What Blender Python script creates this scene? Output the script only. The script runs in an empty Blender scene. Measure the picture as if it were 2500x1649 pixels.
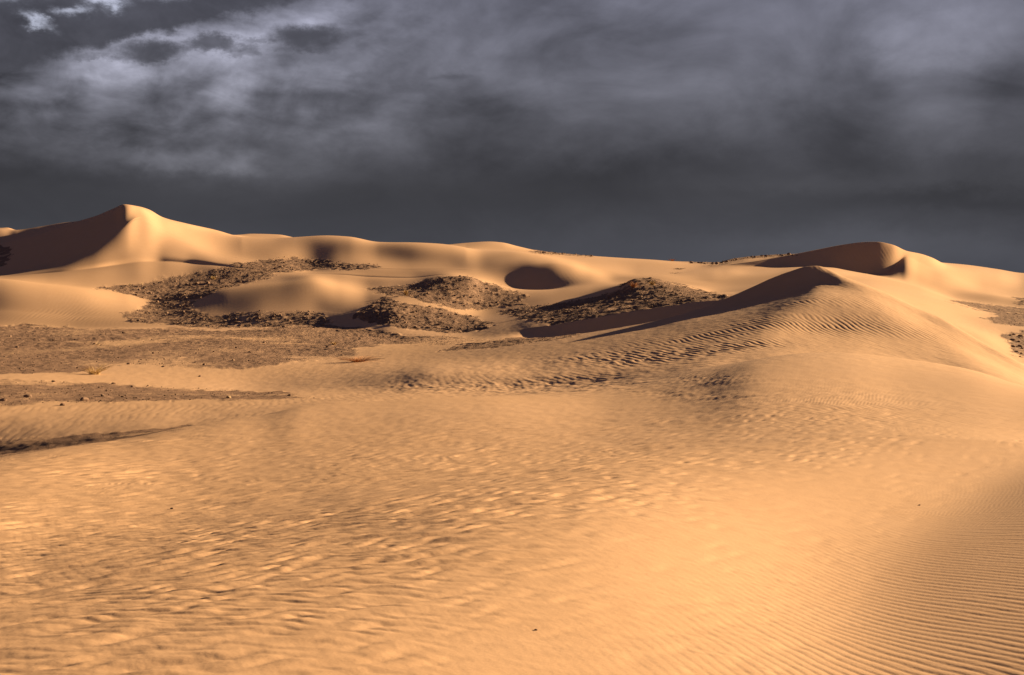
import bpy, math, random
import numpy as np
R = math.radians
random.seed(7)
rng = np.random.default_rng(7)

# ------------------------------------------------------------------ camera
scene = bpy.context.scene
COL = scene.collection
CZ = 1.75                       # eye height
PITCH = R(2.45)
F = 2500 / 36 * 50              # focal length in photo pixels (50 mm)
cam_d = bpy.data.cameras.new("camera")
cam_d.lens = 50; cam_d.sensor_width = 36; cam_d.clip_start = 0.05; cam_d.clip_end = 20000
cam = bpy.data.objects.new("camera", cam_d); COL.objects.link(cam)
cam.location = (0, 0, CZ); cam.rotation_euler = (math.pi/2 - PITCH, 0, 0)
scene.camera = cam

# ------------------------------------------------------------------ light
SUN_AZ = R(60)                  # clockwise from the view axis (+Y): ahead and to the right
SUN_EL = R(14)
sd = bpy.data.lights.new("sun", 'SUN'); sd.energy = 5.0; sd.angle = R(0.55); sd.color = (1.0, 0.705, 0.39)
sun = bpy.data.objects.new("sun", sd); COL.objects.link(sun)
sun.rotation_euler = (math.pi/2 - SUN_EL, 0, -SUN_AZ + math.pi)
sv = scene.view_settings
sv.view_transform = 'Standard'; sv.look = 'None'; sv.gamma = 1; sv.use_curve_mapping = False
EXPOSURE = 1.47
sv.exposure = EXPOSURE
try:
    scene.cycles.max_bounces = 4; scene.cycles.diffuse_bounces = 2
except Exception: pass

def px2dir(x, y):
    a = (x - 1250) / F; b = (824.5 - y) / F
    X = a; Y = math.cos(PITCH) + b * math.sin(PITCH); Z = -math.sin(PITCH) + b * math.cos(PITCH)
    return X, Y, Z
def px2st(x, y):
    X, Y, Z = px2dir(x, y); return X / Y, Z / Y
def st2px(s, t):
    fw = math.cos(PITCH) - t * math.sin(PITCH); up = math.sin(PITCH) + t * math.cos(PITCH)
    return 1250 + F * s / fw, 824.5 - F * up / fw

# ------------------------------------------------------------------ sky (storm clouds in the world shader, fixed to directions)
world = bpy.data.worlds.new("World"); scene.world = world; world.use_nodes = True
nt = world.node_tree; N = nt.nodes; Lk = nt.links; N.clear()
def V(x):
    return x
def setin(sock, v):
    if hasattr(v, 'is_output') or isinstance(v, bpy.types.NodeSocket): Lk.new(v, sock)
    else: sock.default_value = v
def M(op, a, b=0.0, c=0.0, clamp=False):
    n = N.new('ShaderNodeMath'); n.operation = op; n.use_clamp = clamp
    setin(n.inputs[0], a); setin(n.inputs[1], b)
    if op in ('MULTIPLY_ADD', 'SMOOTH_MIN', 'SMOOTH_MAX'): setin(n.inputs[2], c)
    return n.outputs[0]
def SM(v, lo, hi):
    n = N.new('ShaderNodeMapRange'); n.interpolation_type = 'SMOOTHSTEP'
    setin(n.inputs[0], v); n.inputs[1].default_value = lo; n.inputs[2].default_value = hi
    n.inputs[3].default_value = 0; n.inputs[4].default_value = 1
    return n.outputs[0]
tc = N.new('ShaderNodeTexCoord'); sep = N.new('ShaderNodeSeparateXYZ'); Lk.new(tc.outputs['Generated'], sep.inputs[0])
dX, dY, dZ = sep.outputs
az = M('ARCTAN2', dX, dY); el = M('ARCSINE', dZ)
def skn(sx, sy, sz, detail, rough, off=0.0, dist=0.0):
    c = N.new('ShaderNodeCombineXYZ')
    setin(c.inputs[0], M('MULTIPLY_ADD', dX, sx, off)); setin(c.inputs[1], M('MULTIPLY_ADD', dY, sy, off * .7)); setin(c.inputs[2], M('MULTIPLY_ADD', dZ, sz, off * .3))
    n = N.new('ShaderNodeTexNoise'); Lk.new(c.outputs[0], n.inputs['Vector'])
    n.inputs['Scale'].default_value = 1; n.inputs['Detail'].default_value = detail; n.inputs['Roughness'].default_value = rough
    n.inputs['Distortion'].default_value = dist
    return M('SUBTRACT', n.outputs[0], 0.5)
# warped direction coordinates in degrees*100 (1 unit = about 0.6 photo px)
Uf = M('MULTIPLY', az, F); Vf = M('MULTIPLY', el, F)
w1 = skn(9, 9, 18, 5, .55, 3.1); w2 = skn(9, 9, 18, 5, .55, 11.7)
wr = skn(38, 38, 62, 7, .68, 5.3); wr2 = skn(38, 38, 62, 7, .68, 23.9); wf = skn(120, 120, 170, 4, .65, 15.3); wf2 = skn(120, 120, 170, 4, .65, 33.9)
U = M('ADD', M('MULTIPLY_ADD', w1, 190, Uf), M('MULTIPLY', wr, 80))
W = M('ADD', M('MULTIPLY_ADD', w2, 130, Vf), M('MULTIPLY', wr2, 60))
def ang(x, y):
    X, Y, Z = px2dir(x, y); l = math.sqrt(X*X+Y*Y+Z*Z)
    return math.atan2(X, Y) * F, math.asin(Z / l) * F
def blob(x, y, rx, ry, amp, rot=0.0, hard=False, uu=None, vv=None):
    cx, cy = ang(x, y); uu = uu or U; vv = vv or W
    du = M('SUBTRACT', uu, cx); dv = M('SUBTRACT', vv, cy)
    c, s_ = math.cos(R(rot)), math.sin(R(rot))
    a = M('MULTIPLY', M('MULTIPLY_ADD', du, c, M('MULTIPLY', dv, s_)), 1/rx)
    b = M('MULTIPLY', M('MULTIPLY_ADD', dv, c, M('MULTIPLY', du, -s_)), 1/ry)
    q = M('ADD', M('MULTIPLY', a, a), M('MULTIPLY', b, b))
    if hard: g = SM(q, 2.0, 0.0)
    else: g = M('EXPONENT', M('MULTIPLY', q, -1.0))
    return M('MULTIPLY', g, amp)
# base: luminance against elevation (linear, as displayed)
def ramp(v, pts):
    n = N.new('ShaderNodeFloatCurve'); cv = n.mapping.curves[0]
    n.mapping.use_clip = False
    pp = cv.points
    while len(pp) > 2: pp.remove(pp[1])
    pp[0].location = pts[0]; pp[1].location = pts[-1]
    for p in pts[1:-1]: pp.new(*p)
    n.mapping.update(); setin(n.inputs['Value'], v)
    return n.outputs[0]
elp = M('MULTIPLY', M('ADD', W, 20), 1/1400.0, clamp=True)     # 0 at the horizon
base = ramp(elp, [(0, .080), (.06, .070), (.13, .060), (.19, .066), (.26, .094), (.34, .125), (.42, .150), (.50, .155), (.7, .16), (1.0, .17)])
lum = base
adds = [
 # left side: brighter mid sky, dark low
 blob(90, 205, 130, 60, -.07), blob(2280, 70, 120, 60, .03), blob(660, 60, 200, 45, .05, 12),
 blob(520, 300, 420, 120, .045), blob(300, 200, 330, 110, .04, uu=U), blob(700, 190, 260, 110, .07),
 blob(60, 240, 150, 60, .03), blob(140, 180, 90, 45, .04), blob(270, 170, 80, 55, .08), blob(560, 95, 210, 42, .17, 12), blob(770, 30, 130, 55, .13, 10), blob(300, 150, 110, 35, .07, 10),
 blob(395, 235, 85, 48, -.085), blob(90, 262, 110, 26, -.055), blob(330, 320, 130, 30, -.045), blob(820, 235, 150, 26, -.05), blob(650, 215, 110, 12, -.04),
 blob(500, 385, 160, 22, .045, -6), blob(330, 370, 120, 22, .03, -8), blob(560, 395, 60, 16, .03), blob(160, 330, 160, 22, -.03),
 blob(0, 500, 260, 90, -.012), blob(150, 430, 260, 30, -.012),
 # centre
 blob(1250, 210, 210, 50, .025, -20), blob(1240, 60, 200, 70, .02), blob(1080, 196, 60, 9, -.035), blob(880, 176, 40, 9, -.03), blob(1650, 90, 260, 80, -.02),
 blob(1700, 230, 260, 60, .012, -25), blob(1500, 420, 420, 55, -.02), blob(1330, 500, 330, 60, -.008),
 # right
 blob(2310, 90, 130, 70, .075), blob(2430, 20, 160, 50, .03), blob(2230, 160, 60, 30, .02), blob(2100, 140, 70, 150, -.03, 8), blob(2470, 210, 130, 80, -.06, 12), blob(2060, 330, 90, 90, -.03),
 blob(2290, 285, 150, 60, .035), blob(2340, 360, 120, 40, .02), blob(2000, 440, 520, 26, .012), blob(2350, 480, 300, 30, -.014), blob(2200, 600, 500, 45, .016),
]
for a in adds: lum = M('ADD', lum, a)
hgt = SM(Vf, 150, 420)
tex = skn(9, 9, 17, 7, .56, 1.3, .6); tex2 = skn(3, 3, 9, 3, .5, 8.8)
lum = M('MULTIPLY', lum, M('MULTIPLY_ADD', M('MULTIPLY', tex, M('MULTIPLY_ADD', hgt, 1.0, .3)), 1.45, 1.0))
lum = M('MULTIPLY', lum, M('MULTIPLY_ADD', tex2, .55, 1.0))
lefty = SM(Uf, 300, -900)
bil = skn(22, 22, 34, 7, .6, 40.2, .8)
lum = M('MULTIPLY', lum, M('MULTIPLY_ADD', M('MULTIPLY', bil, M('MULTIPLY', lefty, hgt)), 1.5, 1.0))
# relief of the billows: each lump is lighter on its upper left side
def skz(sx, sz, detail, rough, off, ddx, ddz, dist=.5):
    c = N.new('ShaderNodeCombineXYZ')
    setin(c.inputs[0], M('MULTIPLY_ADD', dX, sx, off+ddx)); setin(c.inputs[1], M('MULTIPLY_ADD', dY, sx, off*.7)); setin(c.inputs[2], M('MULTIPLY_ADD', dZ, sz, off*.3+ddz))
    n = N.new('ShaderNodeTexNoise'); Lk.new(c.outputs[0], n.inputs['Vector']); n.inputs['Scale'].default_value = 1
    n.inputs['Detail'].default_value = detail; n.inputs['Roughness'].default_value = rough; n.inputs['Distortion'].default_value = dist
    return n.outputs[0]
def relief(sx, sz, off, k):
    return M('MULTIPLY', M('SUBTRACT', skz(sx, sz, 5, .5, off, .07, -.10), skz(sx, sz, 5, .5, off, -.07, .10)), k)
rl = M('ADD', relief(11, 24, 61.0, 1.9), relief(24, 46, 77.0, 1.3))
lum = M('MULTIPLY', lum, M('MULTIPLY_ADD', rl, M('MULTIPLY', hgt, M('MULTIPLY_ADD', lefty, .85, .22)), 1.0))
# dark ragged bank, top left, and its scraps
Ur = M('ADD', M('MULTIPLY_ADD', wr, 150, Uf), M('MULTIPLY', wf, 36)); Wr = M('ADD', M('MULTIPLY_ADD', wr2, 75, Vf), M('MULTIPLY', wf2, 20))
c0 = ang(0, 178); c1 = ang(730, -5)
sl = (c1[1]-c0[1])/(c1[0]-c0[0])
Wb = M('ADD', M('MULTIPLY_ADD', wr2, 70, Vf), M('MULTIPLY_ADD', wf2, 30, M('MULTIPLY', w2, 30)))
bank_d = M('SUBTRACT', Wb, M('MULTIPLY_ADD', M('SUBTRACT', Uf, c0[0]), sl, c0[1]))
bank = SM(bank_d, -12, 17)
scraps = [blob(x, y, rx, ry, am, rt, True, Ur, Wr) for x, y, rx, ry, am, rt in [
  (370, 126, 84, 26, .95, 6), (420, 118, 56, 16, .7, 0), (525, 110, 80, 22, .9, 2), (570, 122, 50, 13, .6, 0), (745, 93, 84, 30, 1.0, 2), (622, 95, 22, 8, .5, 0), (230, 143, 40, 8, .4, 10)]]
for s_ in scraps: bank = M('MAXIMUM', bank, s_)
gaps = [blob(x, y, rx, ry, am, rt, False, Ur, Wr) for x, y, rx, ry, am, rt in [(95, 52, 26, 12, .8, -25), (185, 26, 34, 9, .65, 5), (265, 4, 34, 12, .9, 0), (20, -40, 60, 24, .7, 0), (420, -25, 70, 14, .5, 8)]]
gap = gaps[0]
for g_ in gaps[1:]: gap = M('MAXIMUM', gap, g_)
bank_l = M('MULTIPLY_ADD', M('ADD', bil, M('MULTIPLY', wr, .6)), .07, .076)
mx = N.new('ShaderNodeMix'); mx.data_type = 'FLOAT'; setin(mx.inputs[0], M('MULTIPLY', bank, .97)); setin(mx.inputs[2], lum); setin(mx.inputs[3], bank_l)
lum = M('MAXIMUM', mx.outputs[0], .035); lum = M('MULTIPLY_ADD', M('MULTIPLY', gap, bank), .50, lum)
# colour: cool violet grey
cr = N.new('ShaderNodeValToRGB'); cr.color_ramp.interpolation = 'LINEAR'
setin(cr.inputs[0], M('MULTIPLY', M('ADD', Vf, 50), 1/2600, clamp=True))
cr.color_ramp.elements[0].color = (.91, .94, 1.14, 1); cr.color_ramp.elements[1].color = (.40, .35, .74, 1)  # unseen upper sky dimmed and tinted violet to darken and colour the shadows
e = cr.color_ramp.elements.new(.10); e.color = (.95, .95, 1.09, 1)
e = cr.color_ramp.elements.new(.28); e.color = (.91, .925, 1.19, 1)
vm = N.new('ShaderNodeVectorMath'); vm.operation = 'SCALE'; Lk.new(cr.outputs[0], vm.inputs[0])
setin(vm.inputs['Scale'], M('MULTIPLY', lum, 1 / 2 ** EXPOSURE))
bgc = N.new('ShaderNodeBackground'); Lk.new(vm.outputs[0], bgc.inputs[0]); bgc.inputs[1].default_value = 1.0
sky = N.new('ShaderNodeTexSky'); sky.sky_type = 'NISHITA'; sky.sun_disc = False
sky.sun_elevation = SUN_EL; sky.sun_rotation = SUN_AZ; sky.air_density = 1; sky.dust_density = 2
bgs = N.new('ShaderNodeBackground'); Lk.new(sky.outputs[0], bgs.inputs[0]); bgs.inputs[1].default_value = 0.11
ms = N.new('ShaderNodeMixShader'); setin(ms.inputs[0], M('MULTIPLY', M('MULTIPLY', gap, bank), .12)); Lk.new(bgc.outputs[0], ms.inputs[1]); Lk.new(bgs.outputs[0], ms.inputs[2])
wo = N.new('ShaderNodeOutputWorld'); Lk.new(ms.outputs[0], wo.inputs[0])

# ------------------------------------------------------------------ numeric helpers
def hash2(ix, iy, seed):
    h = (ix.astype(np.int64) * 374761393 + iy.astype(np.int64) * 668265263 + seed * 974711) & 0xffffffff
    h = ((h ^ (h >> 13)) * 1274126177) & 0xffffffff
    h = (h ^ (h >> 16)) & 0xffffffff
    return h
def noise(x, y, seed=0):
    ix = np.floor(x); iy = np.floor(y); fx = (x - ix).astype(np.float32); fy = (y - iy).astype(np.float32)
    ix = ix.astype(np.int64); iy = iy.astype(np.int64)
    u = fx*fx*fx*(fx*(fx*6-15)+10); v = fy*fy*fy*(fy*(fy*6-15)+10)
    def g(a, b, dx, dy):
        h = hash2(a, b, seed); th = (h & 0xffff).astype(np.float32) * (2*math.pi/65536)
        return np.cos(th)*dx + np.sin(th)*dy
    n00 = g(ix, iy, fx, fy); n10 = g(ix+1, iy, fx-1, fy); n01 = g(ix, iy+1, fx, fy-1); n11 = g(ix+1, iy+1, fx-1, fy-1)
    return 1.5 * ((n00*(1-u)+n10*u)*(1-v) + (n01*(1-u)+n11*u)*v)
def fbm(x, y, o=3, seed=0, gain=.5):
    r = 0; a = 1
    for k in range(o):
        r = r + a*noise(x*2**k+17.3*k, y*2**k-9.1*k, seed+k); a *= gain
    return r
def sst(x, lo, hi):
    t = np.clip((x-lo)/(hi-lo), 0, 1); return t*t*(3-2*t)
def pchip_slopes(x, y):           # along axis 0
    h = np.diff(x, axis=0); d = np.diff(y, axis=0)/h
    m = np.zeros_like(y)
    w1 = 2*h[1:]+h[:-1]; w2 = h[1:]+2*h[:-1]
    with np.errstate(divide='ignore', invalid='ignore'):
        hm = (w1+w2)/(w1/d[:-1]+w2/d[1:])
    m[1:-1] = np.where(d[:-1]*d[1:] > 0, hm, 0)
    m[0] = d[0]; m[-1] = d[-1]
    return np.nan_to_num(m)
def pchip1(xs, ys, xq):
    xs = np.asarray(xs, float); ys = np.asarray(ys, float)
    m = pchip_slopes(xs[:, None], ys[:, None])[:, 0]
    i = np.clip(np.searchsorted(xs, xq)-1, 0, len(xs)-2)
    h = xs[i+1]-xs[i]; t = np.clip((xq-xs[i])/h, 0, 1)
    return (2*t**3-3*t**2+1)*ys[i]+(t**3-2*t**2+t)*h*m[i]+(-2*t**3+3*t**2)*ys[i+1]+(t**3-t**2)*h*m[i+1]

# ------------------------------------------------------------------ terrain: lines of equal order, near to far; each point = (photo x, photo y, distance)
LN = []
def L(pts, rows, smooth=10): LN.append((pts, rows, smooth))
flat = lambda d, z: [(-3000, 676 - z/d*F, d), (5500, 676 - z/d*F, d)]
L(flat(.8, -1.70), 0)
L(flat(3.0, -1.72), 16)
L(flat(6.0, -1.76), 300)
L([(-3000,1353,10),(0,1372,10),(700,1357,10),(1400,1340,10),(2000,1372,10),(2400,1350,10),(5500,1300,10)], 190)
L([(-3000,1400,11),(-400,1270,13),(0,1212,15),(500,1150,18),(1000,1118,18.5),(1500,1112,18.5),(2000,1092,19.3),(2250,1080,20),(2500,1074,19.5),(2900,1085,17),(5500,1150,15)], 170)
# 5 foreground crest, hump edge on the right
L([(-3000,1300,15),(-400,1165,19),(0,1117,22),(57,1108,22.5),(151,1093,23.3),(227,1083,24),(303,1072,25),(379,1057,26),(454,1041.5,27.5),(568,1022.6,29.5),(644,1013,31),(719,996,32.5),(795,988,34),(900,982,34.5),(1065,971,35),(1292,966,35),(1430,958,35.5),(1580,936,37),(1700,908,38.5),(1800,887,40),(1880,873,41.3),(1979,862,43),(2054,861,43.5),(2168,872,43),(2281,887,41),(2376,904,38.5),(2500,942,34.5),(2700,985,30.5),(2900,1020,28),(5500,1200,22)], 150)
# 6 dip behind it
L([(-3000,1320,19),(-400,1175,36),(0,1118,33.0),(227,1086,32.6),(379,1061,32.7),(454,1046,33.4),(644,1016,35.5),(800,992,37.5),(1000,979,39.5),(1292,963,40),(1430,950,40),(1580,928,41),(1700,902,41.7),(1800,886,43),(1880,874,44),(1979,865,46),(2054,867,46.5),(2168,880,46),(2281,898,44.5),(2376,918,42),(2500,958,38),(2700,1008,34),(5500,1200,26)], 22)
# 7 top of the small scarp beyond it
L([(-3000,1290,20.5),(-400,1120,37),(0,1073,36.1),(114,1063,35.7),(227,1057,35.2),(341,1048,34.9),(454,1036,35.6),(644,1006,38),(800,982,40.5),(1000,966,42.6),(1292,950,44.6),(1430,938,44.4),(1580,915,43.5),(1700,893,43.5),(1800,876,45),(1880,864,46),(1979,857,47.6),(2054,858,48),(2168,872,47.5),(2281,889,46.4),(2376,909,44),(2500,953,40),(2700,1006,36.5),(5500,1190,29)], 34)
# 8 foot of the gravel strip
L([(-3000,1050,35),(0,1000,42),(300,986,44),(500,977,45),(700,972,45),(900,962,46),(1065,942,47),(1292,922,47.4),(1500,903,47),(1700,876,47),(1850,853,48.5),(1979,842,50),(2054,843,50.4),(2168,855,50),(2281,872,48.6),(2376,894,46),(2500,940,42.5),(2700,1000,39),(5500,1170,32)], 46)
# 9 top of the strip / lit band
L([(-3000,940,52),(0,927,54),(265,938,54),(492,948,54),(606,953,54),(800,940,53.3),(951,922,52),(1065,908,51),(1254,908,50.2),(1400,895,50),(1550,870,51),(1700,850,51),(1850,829,51.5),(1979,815,53.8),(2054,815,54.2),(2168,826,53.6),(2281,848,52),(2376,876,49.2),(2500,927,46),(2700,1010,43),(5500,1280,34)], 40)
# 10 plain; flank of the middle dune
L([(-3000,880,70),(0,882,70),(500,880,71),(800,886,69),(950,884,67),(1100,874,65),(1250,861,62),(1400,845,60),(1550,824,59),(1700,795,59.5),(1850,762,60.5),(1940,735,61.5),(2001,722,62),(2054,728,61.5),(2111,742,60.5),(2168,764,59),(2244,797,57.3),(2338,841,54.3),(2395,869,52.4),(2500,919,49),(2700,1000,46),(5500,1260,38)], 70)
# 11 crease under the dark cap
L([(-3000,845,85),(0,848,85),(500,845,85),(800,858,80),(1000,855,77),(1141,848,74),(1292,832,72),(1425,816,70),(1519,801,69.6),(1600,787,69.2),(1680,769,68.4),(1751,757,67.6),(1880,732,66.8),(1960,710,67),(2001,694,67.6),(2035,697,66.8),(2075,706,65.3),(2111,716,64),(2168,739,62.5),(2244,775,60.5),(2338,820,57),(2395,852,55),(2500,906,51.5),(2700,990,48),(5500,1240,42)], 36, 14)
# 12 crest of the middle dune
L([(-3000,820,98),(0,822,98),(500,820,98),(800,835,90),(1000,843,84),(1141,842,78),(1292,830,74),(1425,814,71.5),(1519,799,71),(1600,784,70.5),(1700,757,70.5),(1774,728,70.5),(1827,705,70.5),(1884,679,70.3),(1941,658,70),(1971,649.5,70),(1997,648,70),(2016,654,70),(2054,673,69),(2111,694,68),(2168,717,66.5),(2206,735,65.3),(2244,754,64),(2300,777,62),(2338,800,60),(2395,834,57.5),(2452,864,55.5),(2500,891,54),(2700,985,50),(5500,1220,46)], 46, 8)
# 13 hollow behind it
L([(-3000,800,112),(0,805,108),(500,808,108),(700,806,106),(870,812,101),(1000,826,95),(1141,828,90),(1260,820,89),(1304,828,89.5),(1425,836,88.8),(1519,832,88.6),(1600,826,88.4),(1751,790,88.2),(1884,735,88),(2000,708,86),(2111,735,82),(2244,790,77),(2338,830,73),(2395,855,70),(2500,889,66),(2700,930,62),(5500,1000,60)], 26)
# 14 top of the dark scarp
L([(-3000,798,117),(0,797,114),(190,803,114),(400,800,114),(550,800,113),(700,797,112),(870,796,107),(951,806,101),(1027,812,99),(1128,816,97),(1230,808,94),(1304,800,92),(1368,791,91.3),(1444,777,91),(1557,757,91),(1700,735,91),(1790,726,91),(1884,708,91),(2000,695,91),(2111,720,88),(2244,765,86),(2338,795,84),(2395,818,82),(2500,868,78),(2700,900,74),(5500,950,70)], 40, 5)
# 15 lower slopes: sand lens left, lobe, mounds, rocky slope
L([(-3000,760,119),(0,762,119),(190,775,119),(400,780,119),(520,768,119),(650,760,118),(760,757,118),(850,768,114),(900,765,112.5),(951,765,110.5),(1027,785,107),(1128,796,104),(1230,785,104),(1304,772,104),(1368,762,103),(1444,748,102),(1557,725,102),(1650,714,102),(1700,717,102),(1790,716,102),(1884,700,102),(2000,690,104),(2111,705,104),(2244,745,104),(2338,775,104),(2420,795,100),(2500,805,98),(5500,860,90)], 40)
# 16 left dune crest, lobe ridge, mound tops, rocky ridge
L([(-3000,680,128),(-400,672,124),(0,681,127),(114,693,128.5),(208,704,130),(303,719,132),(379,738,131),(460,728,131),(560,712,130),(680,698,130),(760,690,130),(830,707,128),(900,724,124),(951,724,122),(1027,730,120),(1102,745,119),(1178,760,119),(1266,745,120),(1330,735,120),(1444,722,119),(1519,699,118),(1550,680,118),(1587,679,118),(1650,692,118),(1700,706,117),(1751,716,116),(1884,700,116),(2000,685,118),(2111,695,120),(2244,722,122),(2338,745,125),(2420,765,125),(2500,773,124),(5500,800,120)], 46, 5)
# 17 hollow before the big dunes, bowl floor
L([(-3000,684,140),(-400,680,128),(0,685,133),(114,693,135),(208,699,136),(303,701,138),(400,700,140),(500,694,141),(600,688,141),(680,683,141),(757,675,141),(830,687,139),(900,697,137),(951,697,135),(1027,691,133),(1059,684,132),(1102,677,132),(1140,676,132),(1178,687,133),(1229,692,133.5),(1266,694,134),(1345,693,134.5),(1390,691,135),(1500,694,135),(1600,690,133),(1700,697,131),(1751,700,130),(1884,690,130),(2000,675,132),(2111,682,138),(2244,705,142),(2338,733,145),(2420,744,147),(2500,752,148),(5500,770,150)], 50, 6)
# 17b foot of the big left dune's steep upper part, and of the bowl
L([(-3000,680,150),(-400,690,142),(0,676,147),(76,668,148),(151,660,148.5),(227,650,150.5),(284,641,153),(340,634,155),(397,632,157),(454,636,157),(530,645,153.5),(600,653,150),(680,663,148),(757,668,146.5),(830,669,145.5),(900,674,144),(1000,677,142),(1102,668,140.5),(1160,672,139.5),(1216,674,139.7),(1266,673,140),(1310,671,140.5),(1345,670,141),(1390,672,141.5),(1440,677,142),(1500,686,141),(1600,683,138.5),(1751,691,135.5),(1884,683,135),(2000,667,138),(2111,676,147),(2244,700,151),(2338,727,154),(2420,736,156),(2500,744,157),(5500,760,160)], 24, 5)
# 18 ridge of the big left dune running to its peak; lower face; lip of the bowl
L([(-3000,676,158),(-400,700,160),(-100,680,158.5),(0,670,158.3),(76,654,156.8),(151,632,156.8),(227,598,159.2),(284,567,162.3),(314,545,165.3),(329,533,168),(345,531,170.5),(397,562,169.5),(454,591,167),(530,618,165),(600,633,161),(680,645,156.5),(757,660,153),(830,653,152),(900,651,151),(1000,655,149),(1102,656,147),(1160,656,145.5),(1216,650,146),(1262,645,146.5),(1310,641,147),(1345,641,147.2),(1390,647,147.5),(1440,662,148),(1500,676,147),(1600,676,144),(1700,681,142),(1751,682,140),(1884,675,140),(1971,662,140),(2001,657,145),(2111,668,155),(2244,695,160),(2338,720,163),(2420,727,165),(2500,735,166),(5500,750,170)], 76, 9)
# 19 second crest line (humps), foot of the far right slip face
L([(-3000,650,176),(-400,640,176),(0,594,176.5),(95,574,174.8),(189,541,176),(235,527,176),(280,508,177.3),(303,499,178),(341,507,180),(397,540,178.5),(454,557,181.5),(530,570,187),(572,577,188),(606,580,188),(663,582,188),(719,579.5,188),(795,575.7,188),(852,579,186),(925,592,184),(989,594,182),(1065,596.5,180),(1103,600,178),(1179,612,175),(1254,615,171),(1311,622,168),(1387,637,165),(1444,650,162),(1557,668,157),(1640,668,158),(1700,660,166),(1827,650.5,172),(1900,651,172.5),(1971,650,172),(2030,651,171.6),(2070,657,171.4),(2141,668,171),(2165,665,171.3),(2183,653,172.8),(2197,640,174.6),(2213,627,176.8),(2244,642,177.5),(2312,668,179),(2400,702,180),(2500,716,180),(5500,720,190)], 90, 3)
# 20 skyline
L([(-3000,640,196),(-400,600,190),(-100,562,191),(0,560,191),(36,562,191),(95,554,191),(159,543.5,190),(189,540.5,188),(235,530,184),(280,509,182),(303,500,182),(341,505,184),(363,512,184),(397,531,184),(454,546,186),(530,563,195),(572,575,199),(613,582,203),(681,584,204),(723,583,204),(795,581,202),(852,586,200),(925,598,198),(1065,603,196),(1141,606,195),(1194,609,194),(1254,613,192),(1307,619,190),(1387,630,188),(1444,634,188),(1519,638,188),(1595,640,188),(1700,646,186),(1766,648,174),(1827,642,173.4),(1900,629,174.6),(1997,609.5,175.6),(2054,600,175.9),(2111,594.7,176.2),(2141,594,176.2),(2179,600,176.6),(2213,614,178.6),(2244,619.5,181.5),(2274,629,184),(2312,648,191),(2357,660,194),(2433,676,198),(2500,690,200),(5500,690,215)], 74, 2)
# 21 farther humps
L([(-3000,660,240),(-400,600,215),(-60,560,205),(0,557,205),(19,556,205),(36,561.5,205),(95,570,205),(300,560,210),(454,572,225),(572,574,232),(613,571,235),(681,573,235),(723,581,235),(852,592,235),(989,602,232),(1065,600,230),(1103,596.5,230),(1141,593,230),(1194,590,230),(1224,592,230),(1266,602,232),(1307,611,235),(1444,625,245),(1519,630,245),(1595,634.5,245),(1642,638,245),(1751,641,245),(1789,632,245),(1926,621,245),(1997,620,245),(2141,630,245),(2244,637,245),(2312,642.5,245),(2357,646.5,245),(2433,657,245),(2500,667,245),(2900,672,250),(5500,670,260)], 26, 3)
L([(-3000,690,330),(5500,695,330)], 12)
L([(-3000,700,800),(5500,700,800)], 8)
L([(-3000,681,6000),(5500,681,6000)], 6)

# columns: fine inside the frame, coarse outside
s_lo, s_hi = px2st(-150, 676)[0], px2st(2650, 676)[0]
S = np.concatenate([np.linspace(-1.1, s_lo, 130)[:-1], np.linspace(s_lo, s_hi, 1780), np.linspace(s_hi, 1.1, 130)[1:]])
nS = len(S)
def gsm(a, px):                   # smooth along the columns by px photo pixels (uniform part only is exact)
    if px <= 0: return a
    sg = px / (2800/1780); r = int(3*sg)+1
    k = np.exp(-.5*(np.arange(-r, r+1)/sg)**2); k /= k.sum()
    return np.convolve(np.pad(a, r, mode='edge'), k, mode='valid')
KY = []; KT = []
for pts, rows, sm_ in LN:
    st = [px2st(x, y) for x, y, d in pts]
    ss = np.array([a for a, b in st]); tt = [b for a, b in st]; dd = [p[2] for p in pts]
    KT.append(gsm(pchip1(ss, tt, S), sm_)); KY.append(gsm(pchip1(ss, dd, S), max(sm_, 6)))
KY = np.array(KY); KT = np.array(KT)
for k in range(1, len(KY)): KY[k] = np.maximum(KY[k], KY[k-1]+.15)
# hermite slopes against distance-like parameter q = -1/Y  (perspective-friendly)
Q = -1/KY
MT = pchip_slopes(Q, KT)
KI = list(range(18))+[17.5]+list(range(18, len(LN)-1))   # order numbers (the extra line counts as 17.5)
xs_px = st2px(S, 0)[0]
sec = np.diff(KT, axis=0)/np.diff(Q, axis=0)
MI = MT.copy(); MO = MT.copy()     # slope arriving at / leaving a line; sharp crests get different ones
def sharp(order, x0, x1, wi, wo, soft=40):
    k = KI.index(order); w = sst(xs_px, x0-soft, x0+soft)*(1-sst(xs_px, x1-soft, x1+soft))
    MI[k] = MI[k]*(1-wi*w)+sec[k-1]*wi*w; MO[k] = MO[k]*(1-wo*w)+sec[k]*wo*w
sharp(19, -500, 300, .95, .8, 20); sharp(20, 1850, 2190, .95, .9); sharp(19, 1850, 2160, .1, .9)
sharp(18, -500, 335, .6, .95, 15); sharp(12, 1700, 2010, .9, .6, 25); 
sharp(7, -500, 450, .8, .5); sharp(14, 1310, 1790, .8, .6)
Yr = []; Tr = []; Kr = []
for k in range(1, len(LN)):
    n = LN[k][1]
    for i in range(n):
        f = i/n
        q = Q[k-1]*(1-f)+Q[k]*f; h = Q[k]-Q[k-1]
        t = (2*f**3-3*f**2+1)*KT[k-1]+(f**3-2*f**2+f)*h*MO[k-1]+(-2*f**3+3*f**2)*KT[k]+(f**3-f**2)*h*MI[k]
        Yr.append(-1/q); Tr.append(t); Kr.append(KI[k-1]*(1-f)+KI[k]*f)
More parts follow.
